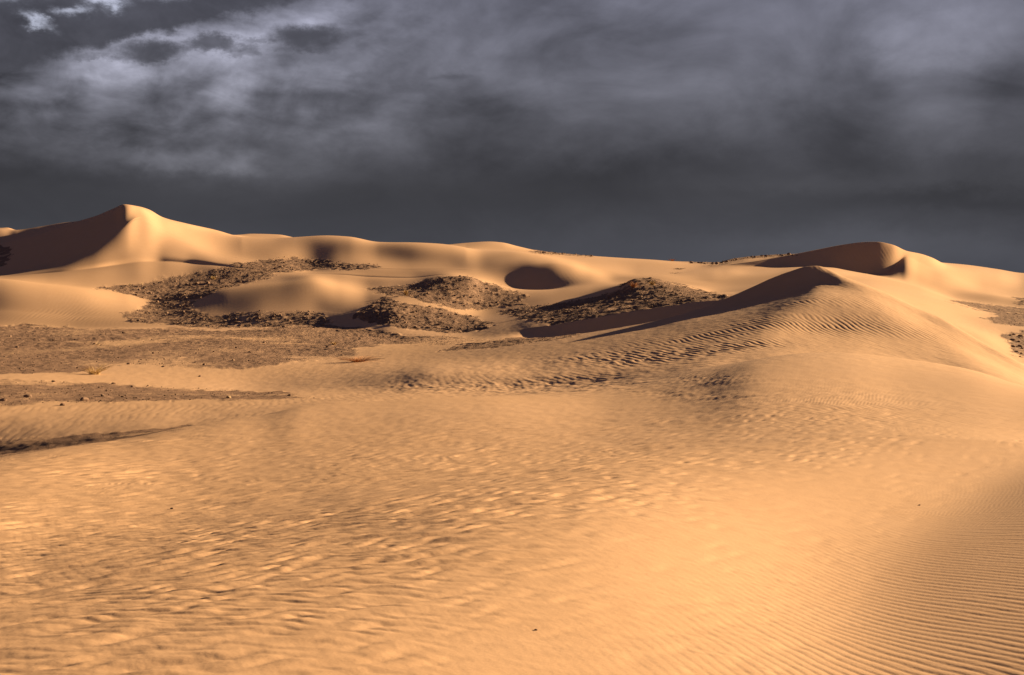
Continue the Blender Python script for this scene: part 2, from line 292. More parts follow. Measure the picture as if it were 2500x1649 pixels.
Yr.append(KY[-1]); Tr.append(KT[-1]); Kr.append(KI[-1])
Y = np.array(Yr); T = np.array(Tr)
for r0 in range(len(T)):          # along-row smoothing: wide in the foreground, fine far away
    if Kr[r0] < 10.4: T[r0] = gsm(T[r0], 26 if Kr[r0] < 8 else 12)
    else: T[r0] = gsm(T[r0], 3)
K = np.array(Kr)[:, None]*np.ones((1, nS))
nR = len(Y)
Sg = S[None, :]*np.ones((nR, 1))
X = Sg*Y; Z = T*Y
PX, PY = st2px(Sg, T)
# light smoothing of Z along rows removes curvature seams
for it in range(70):
    Zn = .5*Z[1:-1]+.25*(Z[:-2]+Z[2:])
    wz = np.ones_like(Zn) if it < 2 else np.maximum((1-sst(K[1:-1], 10.3, 11))*(it < 9), np.exp(-((K[1:-1]-17.5)/.4)**2)*(1-sst(PX[1:-1], 1050, 1180)))
    Z[1:-1] = Z[1:-1]*(1-wz)+Zn*wz

def pick(x, y, kmin=0):           # ground point seen at a photo pixel
    s, t = px2st(x, y); j = int(np.argmin(abs(S-s)))
    tcol = Z[:, j]/Y[:, j]
    run = -9; 
    for i in range(nR):
        if tcol[i] >= t and K[i, j] >= kmin: return X[i, j], Y[i, j], Z[i, j]
    i = int(np.argmax(tcol)); return X[i, j], Y[i, j], Z[i, j]
def scoop(x, y, rx, ry, slope, w, dirdeg=0):
    """turn the slope round (x, y) towards direction dirdeg (0 = rises away from camera, 90 = rises to the right)"""
    x0, y0, _ = pick(x, y)
    dx = X-x0; dy = Y-y0
    a = R(dirdeg); u = dx*math.sin(a)+dy*math.cos(a)
    g = np.exp(-(dx/rx)**2-(dy/ry)**2)
    return slope*w*g*np.tanh(u/w)
D = np.zeros_like(Z)
# x, y, rx, ry (m), slope, width, direction
for a in [(800,602,5,12,.04,5,40),(975,616,5.5,11,.15,5,40),
          (2125,655,5,9,.10,3,40),(905,775,3,5,.25,1.2,30),(2440,735,9,10,.12,5,60)]:
    D += scoop(*a)
def hollow(x, y, rx, ry, depth, dy=0, rot=0):
    x0, y0, _ = pick(x, y); dx = X-x0; d_y = Y-y0-dy; c, s_ = math.cos(R(rot)), math.sin(R(rot))
    return -depth*np.exp(-((dx*c+d_y*s_)/rx)**2-((d_y*c-dx*s_)/ry)**2)
D += hollow(1280, 676, 3.9, 6.0, 1.35, 0, 20)
# foreground relief: bright shoulder falling to the right, trough, rippled rise on the right
def trough_x(Y): return 1.45+.24*(Y-6)+.02*np.clip(Y-6, 0, 12)**2
def fg(X, Y):
    w = sst(Y, 2.5, 5)*(1-sst(Y, 17, 30))
    trough = trough_x(Y)
    u = X-trough
    z = .26*np.exp(-((u+2.4)/np.where(u < -2.4, 3.0, 1.9))**2) - .06*np.exp(-(u/.9)**2) + .27*sst(u, -.2, 3.0)
    z -= .03*np.exp(-((X+3.2)/1.6)**2)*sst(Y, 5, 9)
    return z*w
D += fg(X, Y)
# broad undulation so that nothing is perfectly even
D += .012*noise(X/5.5, Y/5.5, 3)*sst(Y, 5, 20)*(1-sst(Y, 60, 90)) + .12*noise(X/14, Y/14, 4)*sst(Y, 60, 100)*(1-sst(K, 16.5, 18))

# ------------------------------------------------------------------ gravel and rock masks (outlines of real patches on the ground; LOWDARK only darkens the scarp face)
def inpoly(px, py, poly):
    r = np.zeros(px.shape, bool); n = len(poly)
    for i in range(n):
        x1, y1 = poly[i]; x2, y2 = poly[(i+1) % n]
        if y1 == y2: continue
        c = ((y1 > py) != (y2 > py)) & (px < (x2-x1)*(py-y1)/(y2-y1)+x1)
        r ^= c
    return r
vis = K >= 6.0
wx = 16*noise(X/4.1, Y/6.0, 21)+9*noise(X/1.1, Y/1.8, 22)+7*noise(X/.35, Y/.8, 25); wy = 4.5*noise(X/3.2, Y/4.0, 23)+3.2*noise(X/.8, Y/1.2, 24)+2.5*noise(X/.3, Y/.6, 26)
qx = PX+wx*1.4; qy = PY+wy*1.1
PLAIN = [(-1500,790),(0,794),(95,791),(190,800),(330,806),(430,799),(560,809),(700,800),(800,790),(900,797),(962,815),(948,834),(880,850),(862,866),(760,880),(681,890),(606,900),(454,897),(322,891),(242,900),(189,912),(0,913),(-1500,915)]
STRIP = [(-1500,915),(0,926),(265,938),(492,948),(606,955),(740,966),(800,975),(600,977),(500,977),(380,980),(300,984),(150,982),(0,992),(-1500,1000)]
LOWDARK = [(-1500,1060),(0,1074),(114,1064),(227,1058),(341,1050),(470,1038),(470,1060),(0,1130),(-1500,1200)]  # dark brown tone laid over the small scarp's face
LONG = [(235,704),(313,697),(376,688),(427,678),(477,667),(540,656),(641,631),(690,627),(730,628),(780,634),(850,637),(925,646),(930,650),(850,654),(780,655),(717,663),(660,667),(659,681),(603,693),(553,708),(515,724),(450,738),(380,742),(330,722),(280,708)]
SPLAT = [(380,735),(470,735),(470,756),(522,775),(560,764),(629,759),(730,758),(770,762),(830,790),(755,803),(654,803),(553,800),(490,799),(391,792),(313,784),(300,770),(345,752)]
MOUND_A = [(895,704),(991,698),(1027,693),(1059,678),(1102,674),(1140,673),(1178,683),(1229,700),(1279,718),(1296,727),(1279,741),(1178,758),(1110,753),(1065,744),(1030,738),(1001,724),(938,721)]
MOUND_B = [(872,775),(880,750),(900,738),(951,726),(984,738),(1027,745),(1102,758),(1153,774),(1195,791),(1190,803),(1128,814),(1065,810),(1027,806),(989,803),(951,790),(900,784)]
RIDGE = [(1210,763),(1250,755),(1311,746),(1444,727),(1519,702),(1527,685),(1550,676),(1587,678),(1640,690),(1700,706),(1751,717),(1800,726),(1790,740),(1700,775),(1557,800),(1425,816),(1304,805),(1349,791),(1254,774)]
DARKS = [(1065,858),(1141,841),(1230,828),(1320,815),(1420,808),(1425,818),(1368,829),(1292,838),(1179,852)]
SMALL = [(963,812),(1000,816),(1060,817),(1141,824),(1180,832),(1100,842),(1000,842),(905,838),(955,828)]
RIGHTA = [(2316,733),(2400,737),(2500,748),(3200,770),(3200,815),(2500,798),(2425,793),(2403,775),(2438,773),(2436,766),(2390,756),(2340,742)]
RIGHTB = [(2452,820),(2480,812),(2520,806),(3200,830),(3200,930),(2500,880),(2472,866),(2464,845)]
RIGHTC = [(2478,737),(2500,727),(3200,720),(3200,760),(2500,742)]
TOPA = [(1300,608),(1320,608),(1400,615),(1450,623),(1450,628),(1300,618)]
TOPB = [(1670,632),(1700,632),(1750,640),(1789,626),(1850,620),(1935,615),(1935,625),(1850,630),(1789,638),(1750,647),(1680,643)]
LEFTR = [(-600,590),(0,592),(24,610),(16,640),(0,655),(-600,700)]
G = np.zeros_like(Z); RK = np.zeros_like(Z)     # G: gravel (light cover), RK: rocky (dense dark stone)
band = lambda lo, hi: (K >= lo) & (K <= hi)
for poly, lo, hi, g, r in [(PLAIN,9,15,.85,.12),(STRIP,7,10,.9,.35),(LOWDARK,5.2,7.9,1.1,.4),(LONG,14,19,.85,.85),(SPLAT,12.5,17,.6,.7),(MOUND_A,14.5,18.2,.9,.8),(MOUND_B,13,17,1.0,.95),
                          (RIDGE,14.02,17,1.0,.9),(DARKS,9.5,13,.8,.7),(SMALL,11,15,.7,.3),(RIGHTA,13,20,.4,.9),(RIGHTB,12.2,17,.5,.9),(RIGHTC,15,20,.4,.8),(TOPA,19.5,22,.3,.95),(TOPB,19.5,22,.3,.95),(LEFTR,18,20,.3,.95)]:
    m = inpoly(qx, qy, poly) & band(lo, hi)
    G = np.where(m, g, G); RK = np.where(m, r, RK)
# streaks of sand blown over the gravel
streak = fbm(X/9+.05*Y, Y/1.3, 4, 31, .65)
fine = fbm(X/.9, Y/1.6, 2, 37)
G *= np.clip(.95+.55*fbm(X/7, Y/11, 2, 131), .3, 1.15)
G *= np.clip(1.05-sst(streak, .25, .75)*.9, 0, 1)
RK *= np.clip(.95+.6*fine-.5*sst(streak, .3, .8), 0, 1)
# sprinkle of isolated stones / grit beyond the outlines
def blur(a, n=1):
    for _ in range(n):
        a = a.copy(); a[1:-1] = .5*a[1:-1]+.25*(a[:-2]+a[2:]); a[:, 1:-1] = .5*a[:, 1:-1]+.25*(a[:, :-2]+a[:, 2:])
    return a
G = blur(G, 7); RKs = blur(RK, 3); RK = blur(RK, 1)

# ------------------------------------------------------------------ ripples
pxm = Y/F*2.44                                   # metres per rendered pixel, across
offs = np.maximum(np.abs(T), .012)
pym = np.minimum(pxm/offs, np.gradient(Y, axis=0)/np.maximum(np.abs(np.gradient(PY, axis=0)), .04)*2.44)                                   # metres per rendered pixel, in depth
def ripples(nx, ny, lam, seed, warp=1.0, sharp=.35):
    ph = (nx*X+ny*Y)/lam*2*math.pi + warp*2.2*fbm(X/(lam*9), Y/(lam*9), 2, seed)+warp*5*noise(X/(lam*40), Y/(lam*40), seed+5)
    # fade where a wavelength is too small for a pixel
    foot = np.abs(nx)*pxm + np.abs(ny)*pym
    fade = sst(lam/foot, 1.6, 3.2)
    return (np.sin(ph)+sharp*np.sin(2*ph+1.1))*fade
sand = 1-np.clip(G*.9+RKs*.7, 0, 1)
near = 1-sst(Y, 26, 36)
# mask of the regular fine ripples on the right of the foreground
utr = X-trough_x(Y)
rightm = sst(utr, -1.3, .3)
bright = np.exp(-((utr+1.25)/.9)**2)
h = np.zeros_like(Z)
h += .0013*ripples(.94, .34, .072, 41, .9)*near*(.10+.9*rightm)*(1-.5*sst(Y, 14, 22))
h += .0008*ripples(.90, .43, .125, 47, 1.6)*near*rightm*np.clip(.5+noise(X/1.1, Y/1.1, 49), 0, 1)
lm = near*(1-rightm)*(1-.75*bright)
am = np.clip(.85+.5*noise(X/.9, Y/1.4, 51), .3, 1.4)
def lumps(ex, ey, lam, seed, amp_s):
    # short broken wind lumps, elongated along (ex, ey)
    a = X*ex+Y*ey; c = -X*ey+Y*ex
    ph = 2*math.pi*c/lam+2.6*noise(a/(lam*1.9), c/(lam*2.0), seed)+4.5*noise(a/(lam*9), c/(lam*9), seed+1)
    m = np.clip(.6+1.5*noise(a/(lam*1.5), c/(lam*1.3), seed+2), 0, 1.25)*np.clip(.8+.7*noise(X/1.7, Y/2.4, seed+3), .25, 1.4)
    foot = abs(ey)*pxm+abs(ex)*pym
    return (np.sin(ph)+.3*np.sin(2*ph+1.0))*m*sst(lam/foot, 1.3, 2.8)*amp_s
h += lm*lumps(.70, .71, .20, 53, .0080)
h += lm*lumps(.84, .54, .34, 353, .0080)*sst(Y, 2.5, 4.5)
h += lm*lumps(.97, -.24, .13, 453, .0026)
h += .0012*ripples(.25, .97, .11, 57, 1.2)*lm*np.clip(.4+1.2*noise(X/1.2, Y/1.8, 58), 0, 1)
h += (.004*fbm(X/.22, Y/.26, 2, 61, .3)+.006*noise(X/.8+.3*Y, Y/.9, 66)+.0003*fbm(X/.08, Y/.12, 2, 62))*lm*sst(Y, 2.5, 4.5)
h += .0004*ripples(.90, .43, .09, 63, .7)*lm*np.clip(1.6*noise(X/.8, Y/1.3, 64)-.1, 0, 1)
# middle ground
mid = sst(Y, 28, 36)*(1-sst(Y, 85, 120))*sand
mdm = np.exp(-((PX-1800)/500)**2)*sst(K,7.5,9)*(1-sst(K,10.7,11.6))
rp = ripples(.985, .16, .24, 71, 1.5, .25)
h += mid*.007*fbm(X/.5, Y/.9, 3, 170)
h += mid*(.0016*np.clip(.5+noise(X/4, Y/4, 74), 0, 1)+.0095*mdm*np.clip(.6+.8*noise(X/3, Y/3, 72), 0, 1.4))*rp
def zone(x0, y0, rx, ry, klo, khi):
    return np.exp(-((PX-x0)/rx)**2-((PY-y0)/ry)**2)*sst(K,klo-.6,klo+.6)*(1-sst(K,khi-.6,khi+.6))
# strongly scalloped bands on the dune's foot
z1 = zone(1640, 868, 260, 16, 8, 12)+zone(1850, 850, 170, 16, 8, 12)+zone(1830, 885, 150, 12, 7, 11)+zone(1480, 880, 160, 12, 8, 12)
h += .75*np.clip(z1, 0, 1)*(.012*ripples(.97, .22, .30, 75, 1.8, .3)+.018*fbm(X/.4, Y/1.2, 2, 77))
z2 = zone(1150, 948, 260, 16, 5, 9)+zone(1500, 945, 260, 22, 5, 9)+zone(1720, 965, 130, 25, 5, 9)
h += .8*np.clip(z2, 0, 1)*(.032*fbm(X/.62+.3*Y, Y/1.0, 3, 81, .6))
z6 = zone(1380, 905, 460, 34, 6.3, 10.6)
h += z6*sand*(.007*ripples(.93, .37, .27, 181, 1.6)+.010*fbm(X/.45, Y/1.1, 2, 183))
z3 = zone(1740, 928, 110, 16, 4.3, 9)+zone(1760, 975, 120, 10, 4, 8)+zone(1640, 960, 90, 8, 4, 8)
h += .75*np.clip(z3, 0, 1)*(.035*fbm(X/1.3+.2*Y, Y/.45, 3, 83, .6))
z4 = zone(2150, 1010, 300, 70, 3.5, 6)
h += z4*(.004*ripples(.95, .3, .16, 85, 1.6)+.007*fbm(X/.5, Y/.5, 2, 86))
z5 = zone(700, 940, 300, 40, 7, 10)
h += z5*sand*.007*ripples(.9, .35, .30, 88, 1.4)
# right far sand, sand lens left, bowl flanks: faint ripples
far = sst(Y, 100, 120)*(1-sst(Y, 200, 230))*sand
h += far*.0016*ripples(.97, .15, .36, 91, 1.8)*np.clip(.3+1.2*noise(X/10, Y/14, 92), 0, 1)
h += zone(190, 770, 130, 16, 13, 17)*.007*ripples(.97, -.15, .36, 93, 1.5)
h += zone(1480, 695, 120, 25, 14, 19)*.006*ripples(.98, .1, .40, 94, 1.2)+zone(2110, 625, 80, 18, 18, 21)*.006*ripples(.9, .3, .5, 96, 1.2)
# rough ground
rough = RKs*(.040*fbm(X/1.4, Y/1.6, 3, 95, .6)+.028*np.abs(noise(X/.5, Y/.6, 97)))
rough += G*(.035*fbm(X/.8, Y/1.0, 3, 98, .6)+.05*noise(X/5, Y/3, 99))
h += rough*np.clip(Y/60, .25, 1.6)
# scarps below the nearer mound and the ridge are broken
Z += D+h
T2 = Z/Y; PX2, PY2 = st2px(Sg, T2)

# visible test (max elevation so far along the column)
cm = np.maximum.accumulate(T2, axis=0)
VIS = T2 >= cm-1e-5

def mesh_grid(name, X, Y, Z, attrs):
    nR, nC = X.shape
    me = bpy.data.meshes.new(name)
    co = np.stack([X, Y, Z+CZ], -1).astype(np.float32).reshape(-1)
    me.vertices.add(nR*nC); me.vertices.foreach_set('co', co)
    i = np.arange(nR*nC).reshape(nR, nC)
    q = np.stack([i[:-1, :-1], i[:-1, 1:], i[1:, 1:], i[1:, :-1]], -1).reshape(-1, 4).astype(np.int32)
    me.loops.add(q.size); me.loops.foreach_set('vertex_index', q.reshape(-1))
    me.polygons.add(len(q)); me.polygons.foreach_set('loop_start', np.arange(0, q.size, 4, dtype=np.int32))
    me.polygons.foreach_set('use_smooth', np.ones(len(q), bool))
    for nm, a in attrs.items():
        at = me.attributes.new(nm, 'FLOAT', 'POINT'); at.data.foreach_set('value', a.astype(np.float32).reshape(-1))
    me.update(calc_edges=True)
    o = bpy.data.objects.new(name, me); COL.objects.link(o)
    return o

# ------------------------------------------------------------------ materials
def mat(name):
    m = bpy.data.materials.new(name); m.use_nodes = True
    nt = m.node_tree; b = nt.nodes['Principled BSDF']
    return m, nt, b
def sand_material():
    m, nt, b = mat('dune_sand'); n = nt.nodes; l = nt.links
    b.inputs['Roughness'].default_value = .95; b.inputs['Specular IOR Level'].default_value = .08
    tcn = n.new('ShaderNodeTexCoord')
    def nz(scale, det, rough=.55, vec=None):
        t = n.new('ShaderNodeTexNoise'); t.inputs['Scale'].default_value = scale; t.inputs['Detail'].default_value = det; t.inputs['Roughness'].default_value = rough
        l.new(vec or tcn.outputs['Object'], t.inputs['Vector']); return t.outputs[0]
    def mp(v, a, b_, c, d):
        r = n.new('ShaderNodeMapRange'); l.new(v, r.inputs[0])
        for i, q in enumerate((a, b_, c, d)): r.inputs[i+1].default_value = q
        return r.outputs[0]
    def mixc(f, a, b_):
        r = n.new('ShaderNodeMix'); r.data_type = 'RGBA'
        if isinstance(f, float): r.inputs[0].default_value = f
        else: l.new(f, r.inputs[0])
        for sck, v in ((r.inputs[6], a), (r.inputs[7], b_)):
            if isinstance(v, tuple): sck.default_value = (*v, 1)
            else: l.new(v, sck)
        return r.outputs[2]
    s = mixc(mp(nz(.035, 3), .35, .65, 0, 1), (.60, .40, .25), (.62, .42, .28))
    s = mixc(mp(nz(1.2, 5, .65), .3, .75, 0, .35), s, (.55, .35, .20))
    s = mixc(mp(nz(90, 2), .35, .7, 0, .22), s, (.42, .27, .17))
    ag = n.new('ShaderNodeAttribute'); ag.attribute_name = 'gravel'
    ar = n.new('ShaderNodeAttribute'); ar.attribute_name = 'rock'
    mpv = n.new('ShaderNodeMapping'); l.new(tcn.outputs['Object'], mpv.inputs[0]); mpv.inputs['Scale'].default_value = (1, .7, 1)
    gc = mixc(mp(nz(2.2, 6, .7, mpv.outputs[0]), .35, .65, 0, 1), (.20, .130, .095), (.33, .215, .150))
    rc = mixc(mp(nz(2.6, 7, .75, mpv.outputs[0]), .38, .62, 0, 1), (.19, .124, .090), (.30, .198, .140))
    def thr(attr, scale, k):
        a = n.new('ShaderNodeMath'); a.operation = 'MULTIPLY_ADD'; l.new(nz(scale, 5, .75, mpv.outputs[0]), a.inputs[0]); a.inputs[1].default_value = k
        l.new(attr.outputs['Fac'], a.inputs[2])
        return mp(a.outputs[0], k*.5+.30, k*.5+.70, 0, 1)
    c = mixc(thr(ag, 1.6, 1.1), s, gc)
    c = mixc(thr(ar, 2.1, 1.15), c, rc)
    l.new(c, b.inputs['Base Color'])
    bp = n.new('ShaderNodeBump'); bp.inputs['Strength'].default_value = .22; bp.inputs['Distance'].default_value = .010
    l.new(nz(28, 5, .6), bp.inputs['Height'])
    bp2 = n.new('ShaderNodeBump'); bp2.inputs['Distance'].default_value = .12
    l.new(nz(3.5, 8, .75), bp2.inputs['Height'])
    a = n.new('ShaderNodeMath'); a.operation = 'ADD'; a.use_clamp = True; l.new(ag.outputs['Fac'], a.inputs[0]); l.new(ar.outputs['Fac'], a.inputs[1])
    a2 = n.new('ShaderNodeMath'); a2.operation = 'MULTIPLY'; l.new(a.outputs[0], a2.inputs[0]); a2.inputs[1].default_value = .8
    l.new(a2.outputs[0], bp2.inputs['Strength'])
    l.new(bp.outputs[0], bp2.inputs['Normal']); l.new(bp2.outputs[0], b.inputs['Normal'])
    return m
SAND = sand_material()
def stone_material(name, c1, c2, sc=9):
    m, nt, b = mat(name); n = nt.nodes; l = nt.links
    b.inputs['Roughness'].default_value = .9; b.inputs['Specular IOR Level'].default_value = .15
    tcn = n.new('ShaderNodeTexCoord'); t = n.new('ShaderNodeTexNoise'); t.inputs['Scale'].default_value = sc; t.inputs['Detail'].default_value = 5
    l.new(tcn.outputs['Object'], t.inputs[0])
    r = n.new('ShaderNodeValToRGB'); r.color_ramp.elements[0].position = .35; r.color_ramp.elements[1].position = .68
    r.color_ramp.elements[0].color = (*c1, 1); r.color_ramp.elements[1].color = (*c2, 1)
    l.new(t.outputs[0], r.inputs[0]); l.new(r.outputs[0], b.inputs['Base Color'])
    bp = n.new('ShaderNodeBump'); bp.inputs['Strength'].default_value = .6; bp.inputs['Distance'].default_value = .03; l.new(t.outputs[0], bp.inputs['Height']); l.new(bp.outputs[0], b.inputs['Normal'])
    return m
STONE = stone_material('brown_stone', (.085, .055, .043), (.21, .135, .095))
DARKSTONE = stone_material('dark_stone', (.17, .112, .082), (.31, .205, .145))

# ------------------------------------------------------------------ ground
ground = mesh_grid('ground', X, Y, Z, {'gravel': G, 'rock': RK})
ground.data.materials.append(SAND); ground['kind'] = 'structure'
ground['label'] = 'rippled orange sand dunes with gravel hollows between them'

def ring_floor():
    """the low desert floor round and behind the dunes, out to the horizon"""
    th = np.linspace(0, 2*math.pi, 65)[:-1]; rr = np.array([1.0, 4, 12, 40, 120, 400, 1500, 6000, 12000])
    a, r_ = np.meshgrid(th, rr)
    x = np.sin(a)*r_; y = np.cos(a)*r_
    z = -2.3-np.clip((r_-6)/60, 0, 1)*5.5-.3*np.abs(noise(x/30, y/30, 5)) - np.clip(r_/6000, 0, 1)*6
    me = bpy.data.meshes.new('desert_floor')
    V_ = [tuple(p) for p in np.stack([x, y, z+CZ], -1).reshape(-1, 3)]
    n = len(th); Fc = [(i*n+j, i*n+(j+1) % n, (i+1)*n+(j+1) % n, (i+1)*n+j) for i in range(len(rr)-1) for j in range(n)]
    Fc.append(tuple(range(n))[::-1])
    me.from_pydata(V_, [], Fc); me.polygons.foreach_set('use_smooth', [True]*len(me.polygons))
    me.materials.append(SAND)
    o = bpy.data.objects.new('desert_floor', me); COL.objects.link(o); o['kind'] = 'structure'
ring_floor()

# ------------------------------------------------------------------ stones
import bmesh
def rock_shape(seed, sub=2):
    r = random.Random(seed); bm = bmesh.new(); bmesh.ops.create_icosphere(bm, subdivisions=sub, radius=1)
    pl = []
    for _ in range(9):
        v = np.array([r.gauss(0, 1), r.gauss(0, 1), r.gauss(0, .8)]); v /= np.linalg.norm(v); pl.append((v, r.uniform(.55, .9)))
    for v in bm.verts:
        p = np.array(v.co)
        for n_, d_ in pl:
            e_ = p @ n_
            if e_ > d_: p = p-n_*(e_-d_)*.92
        p = p*(1+.07*math.sin(5*p[0]+seed)*math.cos(4*p[1]+seed))
        v.co = p*np.array([1, .8, .62])
    return bm
SH = []
for k in range(6):
    bm = rock_shape(k, 1 if k < 6 else 2); bm.verts.ensure_lookup_table()
    SH.append((np.array([v.co[:] for v in bm.verts]), np.array([[v.index for v in f.verts] for f in bm.faces]))); bm.free()

def cand(poly, lo, hi, thr=.0):
    m = inpoly(PX2, PY2, poly) & band(lo, hi) & VIS
    ii, jj = np.nonzero(m)
    return ii, jj
def sample(ii, jj, n, r):
    # uniform in the picture: the grid is close to uniform in pixels; weigh by projected row height
    pick_ = r.integers(0, len(ii), n)
    i = ii[pick_]; j = jj[pick_]
    return i, j
def stones_stuff(name, label, poly, lo, hi, n, smin, smax, seed, m, power=2.2, clump=.0):
    r = np.random.default_rng(seed)
    ii, jj = cand(poly, lo, hi)
    if len(ii) < 10: return
    rpx = np.abs(np.gradient(PY2, axis=0))[ii, jj]*np.gradient(PX2, axis=1)[ii, jj]
    w = np.clip(rpx, .01, 6)
    if clump > 0: w = w*np.clip(.15+clump*(fine[ii, jj]+.3), .02, 2)
    w /= w.sum()
    n = int(n*.36); smin, smax = smin*.72, smax*.72; c = r.choice(len(ii), n, p=w); i = ii[c]; j = jj[c]
    x = X[i, j]+r.normal(0, .05, n)*Y[i, j]/50; y = Y[i, j]+r.normal(0, .1, n); z = Z[i, j]
    s = smin+(smax-smin)*r.random(n)**power
    VV = []; FF = []; off = 0
    for a in range(n):
        v, f = SH[int(r.integers(0, 6))]
        th = r.random()*6.283; c_, s_ = math.cos(th), math.sin(th)
        sc = s[a]*np.array([1, r.uniform(.7, 1), r.uniform(.6, 1.1)])
        p = v*sc; p = np.stack([p[:, 0]*c_-p[:, 1]*s_, p[:, 0]*s_+p[:, 1]*c_, p[:, 2]], -1)+np.array([x[a], y[a], z[a]+s[a]*.18+CZ])
        VV.append(p); FF.append(f+off); off += len(v)
    VV = np.concatenate(VV).astype(np.float32); FF = np.concatenate(FF).astype(np.int32)
    me = bpy.data.meshes.new(name); me.vertices.add(len(VV)); me.vertices.foreach_set('co', VV.reshape(-1))
    me.loops.add(FF.size); me.loops.foreach_set('vertex_index', FF.reshape(-1))
    me.polygons.add(len(FF)); me.polygons.foreach_set('loop_start', np.arange(0, FF.size, 3, dtype=np.int32))
    me.update(calc_edges=True); me.materials.append(m)
    o = bpy.data.objects.new(name, me); COL.objects.link(o); o['kind'] = 'stuff'; o['label'] = label
STUFF = [
 ('brown gravel covering the wide plain at left', PLAIN, 9, 15, 2600, .025, .10, STONE),
 ('brown gravel strip between sand and foreground dune at left', STRIP, 7, 10, 2600, .015, .06, STONE),
 ('dark stones in the long rocky hollow below the big left dune', LONG, 14, 19, 3000, .04, .16, DARKSTONE),
 ('dark stones spilling below the lit sand lobe', SPLAT, 12.5, 17, 2000, .04, .15, DARKSTONE),
 ('dark rubble over the farther of the two central mounds', MOUND_A, 14.5, 18.2, 2600, .04, .14, DARKSTONE),
 ('dark rubble over the nearer of the two central mounds', MOUND_B, 13, 17, 2200, .035, .12, DARKSTONE),
 ('dark rubble on the ridge left of the sharp middle dune', RIDGE, 14.1, 17, 3600, .035, .12, DARKSTONE),
 ('dark grit in the stripe under the middle dune flank', DARKS, 9.5, 13, 700, .02, .08, DARKSTONE),
 ('loose gravel on the small rise before the central mounds', SMALL, 11, 15, 500, .02, .07, STONE),
 ('dark gravel tongue in the basin at far right', RIGHTA, 13, 20, 700, .04, .13, DARKSTONE),
 ('dark rubble at the right edge beside the middle dune', RIGHTB, 12.2, 17, 800, .04, .13, DARKSTONE),
 ('dark rubble on the skyline in the middle', TOPA, 19.5, 22, 260, .08, .25, DARKSTONE),
 ('dark rubble on the skyline left of the far right dune', TOPB, 19.5, 22, 500, .08, .28, DARKSTONE),
]
for q, (lb, poly, lo, hi, n, a, b, m) in enumerate(STUFF):
    stones_stuff('gravel', lb, poly, lo, hi, n, a, b, 100+q, m, clump=.8)


# ---- things: single stones, shrubs and tufts
def rock_obj(x, y, size, label, seed, m=DARKSTONE, name='rock', cat='rock', group=None, at_=None, flat_=1.0):
    if at_ is None: px_, py_, pz_ = pick_final(x, y)
    else: px_, py_, pz_ = at_
    bm = rock_shape(seed, 2); me = bpy.data.meshes.new(name); bm.to_mesh(me); bm.free(); me.materials.append(m)
    o = bpy.data.objects.new(name, me); COL.objects.link(o)
    r_ = random.Random(seed*7+1)
    o.location = (px_, py_, pz_+size*.16*flat_+CZ); o.scale = (size*r_.uniform(.9, 1.25), size*r_.uniform(.8, 1.1), size*flat_*r_.uniform(.8, 1.1))
    o.rotation_euler = (r_.uniform(-.2, .2), r_.uniform(-.2, .2), r_.uniform(0, 6.28))
    o['label'] = label; o['category'] = cat
    if group: o['group'] = group
    return o
def pick_final(x, y):
    s_, t_ = px2st(x, y); j = int(np.argmin(abs(S-s_)))
    i = int(np.argmax(T2[:, j] >= t_)) if (T2[:, j] >= t_).any() else int(np.argmax(T2[:, j]))
    return X[i, j], Y[i, j], Z[i, j]
ROCKS = [
 (68, 971, .17, 'largest dark boulder at the left end of the near gravel strip'),
 (8, 980, .15, 'dark flat stone at the left frame edge on the near gravel strip'),
 (207, 980, .17, 'dark stone with a long tail on the lower edge of the near gravel strip'),
 (153, 992, .12, 'lowest small dark stone under the near gravel strip'),
 (131, 933, .12, 'flat brown stone on the upper rim of the near gravel strip'),
 (276, 938, .11, 'brown stone standing up from the upper rim of the near gravel strip'),
 (324, 946, .11, 'dark stone just below the rim of the near gravel strip'),
 (261, 957, .10, 'dark stone in the middle of the near gravel strip'),
 (250, 968, .12, 'wide dark stone low in the middle of the near gravel strip'),
 (301, 970, .09, 'small dark stone right of the wide one in the near gravel strip'),
 (706, 967, .10, 'last brown stone at the right tip of the near gravel strip'),
 (488, 921, .11, 'lone dark stone on the bare sand band between the two gravel areas'),
 (313, 890, .13, 'dark stone on the lower edge of the gravel plain above the sand band'),
 (399, 897, .10, 'small dark stone on the lower rim of the gravel plain'),
 (499, 893, .15, 'round dark stone at the lower right rim of the gravel plain'),
 (374, 864, .13, 'isolated dark stone in the smooth centre of the gravel plain'),
 (479, 864, .11, 'small dark stone just right of the centre of the gravel plain'),
 (522, 860, .11, 'flat dark stone on a sand streak right of the plain centre'),
 (610, 862, .15, 'dark stone on the right half of the gravel plain'),
 (577, 851, .14, 'upper of two dark stones on the right half of the gravel plain'),
 (570, 882, .13, 'dark stone near the lower right edge of the gravel plain'),
 (132, 832, .16, 'wide dark stone on the far left part of the gravel plain'),
 (184, 830, .13, 'dark stone to the right of the wide one on the far gravel plain'),
 (232, 841, .14, 'dark stone with a pale tuft beside it on the gravel plain'),
 (26, 823, .17, 'dark stone by the left frame edge on the far gravel plain'),
 (42, 849, .18, 'broad dark stone low at the left frame edge on the gravel plain'),
 (301, 814, .19, 'dark stone at the far rim of the plain below the sand lens'),
 (645, 838, .15, 'dark stone under the rubble splash on the far right plain'),
 (799, 849, .14, 'dark stone near the right rim of the plain before the orange shrub'),
 (835, 869, .13, 'dark stone left of the orange shrub'),
]
for k, (x, y, sz, lb) in enumerate(ROCKS): rock_obj(x, y, sz*.85, lb, 200+k)
rock_obj(557, 973, .11, 'pale tan stone at the foot of the near gravel strip', 301, stone_material('pale_stone', (.32, .23, .15), (.46, .34, .22)))
